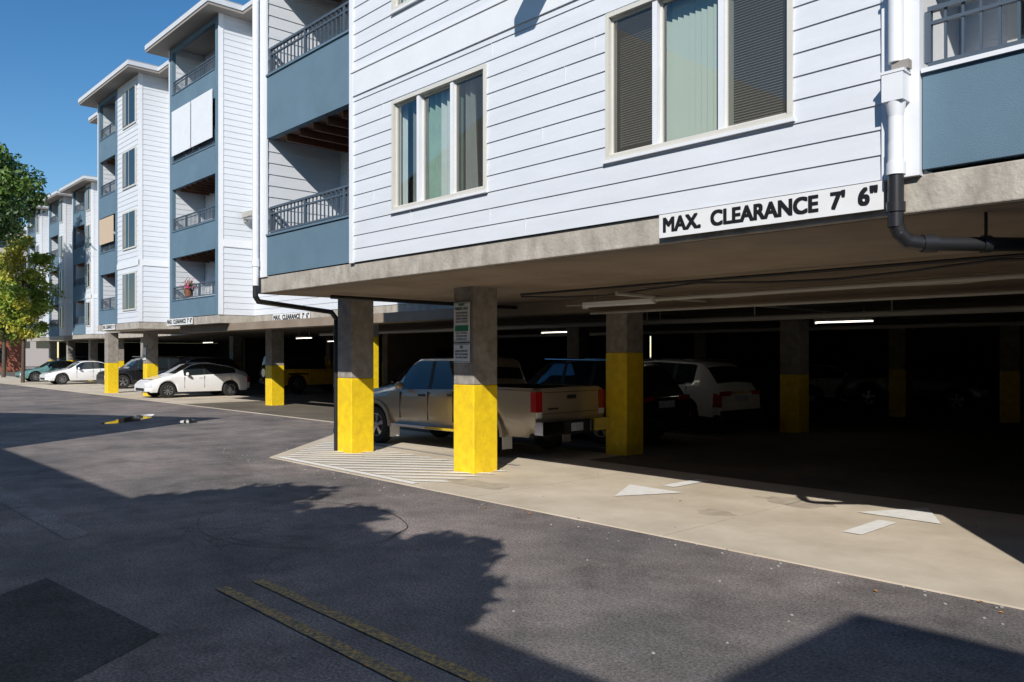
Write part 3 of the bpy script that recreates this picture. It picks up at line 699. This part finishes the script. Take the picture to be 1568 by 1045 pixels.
    for s in(-1,1):
        yy=s*W/2
        mx=bx(S['sg'][0]+.02); bz=np.interp(S['sg'][0]+.02,*zip(*S['belt']))
        d.ball((mx,s*(W/2+.09),bz+.09),.10,pm if kind!='jeep' else BLK,.6,1.1,.75)
        for f in (S['pil'][0]-.035,)+((S['pil'][1]-.03,) if len(S['pil'])>1 else ((S['sg'][1]-.03),)):
            zz=np.interp(f,*zip(*S['belt']))-.10; d.box(bx(f)-.10,bx(f)+.10,min(yy*.985,yy*1.005),max(yy*.985,yy*1.005),zz-.018,zz+.018,pm if kind not in('pickup',) else BLK)
        for f in (S['sg'][0]+.0,S['pil'][0],S['sg'][1]-.02 if kind in('pickup','jeep') else S['pil'][-1]+.09):
            zt=np.interp(f,*zip(*S['belt']))-.03; d.box(bx(f)-.006,bx(f)+.006,min(yy*.97,yy*1.003),max(yy*.97,yy*1.003),base+.16,zt,BLK)
    if kind=='suv':
        d.box(xr-.02,xr+.05,-W/2+.1,W/2-.1,.30,.55,BLK); d.box(xr-.01,xr+.02,-.26,.26,.74,.88,PLT)
        d.box(xr-.05,xr+.012,-W/2+.12,-W/2+.5,.88,.98,TL); d.box(xr-.05,xr+.012,W/2-.5,W/2-.12,.88,.98,TL); d.box(xr-.01,xr+.018,-.4,.4,.93,.965,CHR)
        for s in(-1,1): d.cyl((bx(.40),s*W*.36,1.71),(bx(.82),s*W*.36,1.69),.017,CHR,8)
        d.box(xf-.03,xf+.02,-.55,.55,.5,.72,BLK)
    if kind=='pickup':
        d.box(xr-.04,xr+.012,-W/2+.17,W/2-.17,.70,1.235,pm); d.box(xr+.012,xr+.018,-.72,.72,.80,.81,BLK); d.box(xr+.012,xr+.018,-.72,.72,1.16,1.17,BLK)
        d.box(xr+.012,xr+.022,-.12,.12,1.04,1.11,BLK); d.box(xr+.012,xr+.020,-.62,-.36,.87,.90,BLK)
        d.box(xr-.03,xr+.16,-W/2+.02,-.36,.46,.68,CHR); d.box(xr-.03,xr+.16,.36,W/2-.02,.46,.68,CHR); d.box(xr-.03,xr+.14,-.355,.355,.44,.66,BLK); d.box(xr+.142,xr+.15,-.16,.16,.49,.63,PLT)
        for s in(-1,1):
            a,b=sorted((s*(W/2-.165),s*(W/2+.004))); d.box(xr-.10,xr+.02,a,b,.84,1.18,TL); d.box(xr-.09,xr+.023,a+.02,b-.02,.74,.838,SIGNW)
            a,b=sorted((s*(W/2-.1),s*(W/2+.08))); d.box(bx(.28),bx(.64),a,b,.40,.45,CHR)
            for ax in S['ax']: a,b=sorted((s*(W/2-.25),s*(W/2-.01))); d.box(bx(ax)+.46,bx(ax)+.475,a,b,.16,.50,SIGNW)
            for ax in S['ax']:
                cx=bx(ax)
                for k in range(16):
                    t0=math.pi*k/16; t1=math.pi*(k+1)/16; r0,r1=ra,ra+.07
                    q=[(cx+r*math.cos(t),s*(W/2+.03),wr+r*math.sin(t)) for r,t in((r0,t0),(r1,t0),(r1,t1),(r0,t1))]
                    d.quad(*q,m=pm); q2=[(p[0],s*(W/2-.05),p[2]) for p in(q[1],q[2])]; d.quad(q[1],q2[0],q2[1],q[2],m=pm)
                    q3=[(p[0],s*(W/2-.05),p[2]) for p in(q[0],q[3])]; d.quad(q[0],q3[0],q3[1],q[3],m=BLK)
    if kind=='jeep':
        d.cyl((xr+.01,-.1,.98),(xr+.24,-.1,.98),.38,TYRE,24); d.cyl((xr+.235,-.1,.98),(xr+.25,-.1,.98),.2,RIM,18)
        for s in(-1,1):
            a,b=sorted((s*(W/2-.1),s*(W/2+.10)))
            for ax in S['ax']: d.box(bx(ax)-.5,bx(ax)+.5,a,b,.90,.96,BLK)
            a,b=sorted((s*(W/2-.16),s*(W/2+.0))); d.box(xr,xr+.04,a,b,.85,1.05,TL)
        d.box(xr,xr+.12,-W/2+.05,W/2-.05,.5,.65,BLK); d.box(xf-.15,xf,-W/2+.05,W/2-.05,.5,.65,BLK)
    if kind in('sedan','hatch'):
        d.box(xr-.02,xr+.012,-.26,.26,.62,.75,PLT); d.box(xf-.012,xf+.03,-.5,.5,.30,.42,BLK)
        for s in(-1,1): d.box(bx(.93),xr+.004,*sorted((s*(W/2-.40),s*(W/2-.13))),.70,.84,TL)
    d.obj('fittings',e,smooth=False,bevel=.006)
    return e
SIL=paint('champagne_paint',(.40,.335,.245),.35); WHT=paint('white_car_paint',(.82,.82,.82)); BKP=paint('black_car_paint',(.012,.012,.014)); MAR=paint('maroon_paint',(.05,.01,.012))
TEAL=paint('teal_paint',(.16,.33,.33),.3); YLP=paint('yellow_car_paint',(.85,.50,.02)); GRYP=paint('grey_paint',(.16,.16,.17),.4)
car('pickup_truck','pickup',SIL,(-12.33,10.25,.014),math.radians(3))
car('suv','suv',BKP,(-12.15,13.35,.014),math.radians(1)); car('suv','suv',WHT,(-12.35,16.55,.014),math.radians(-1))
car('sedan','sedan',MAR,(-12.4,19.8,.014),0); car('sedan','sedan',WHT,(-14.6,29.6,.014),0); car('suv','suv',GRYP,(-10.6,28.5,.014),math.radians(180))
car('sedan','sedan',BKP,(-20.5,15.5,.014),0); car('sedan','sedan',BKP,(-20,21,.014),0); car('hatchback_car','hatch',MAR,(-20,26.5,.014),0)
R90=math.radians(90)
car('hatchback_car','hatch',WHT,(-35.5,13.9,.014),R90); car('suv','suv',BKP,(-46.7,15.6,.014),R90); car('sedan','sedan',WHT,(-55.6,14.9,.014),R90)
car('sedan','sedan',TEAL,(-62.6,15.0,.014),R90); car('jeep','jeep',YLP,(-35.2,19.4,.014),-R90,roofm=BLK)
car('suv','suv',GRYP,(-43.2,17.0,.014),R90); car('suv','suv',BKP,(-50.5,19,.014),R90)
car('suv','suv',GRYP,(-69,17.5,.014),R90); car('sedan','sedan',BKP,(-33,26.5,.014),R90); car('suv','suv',BKP,(-39,26.5,.014),R90)
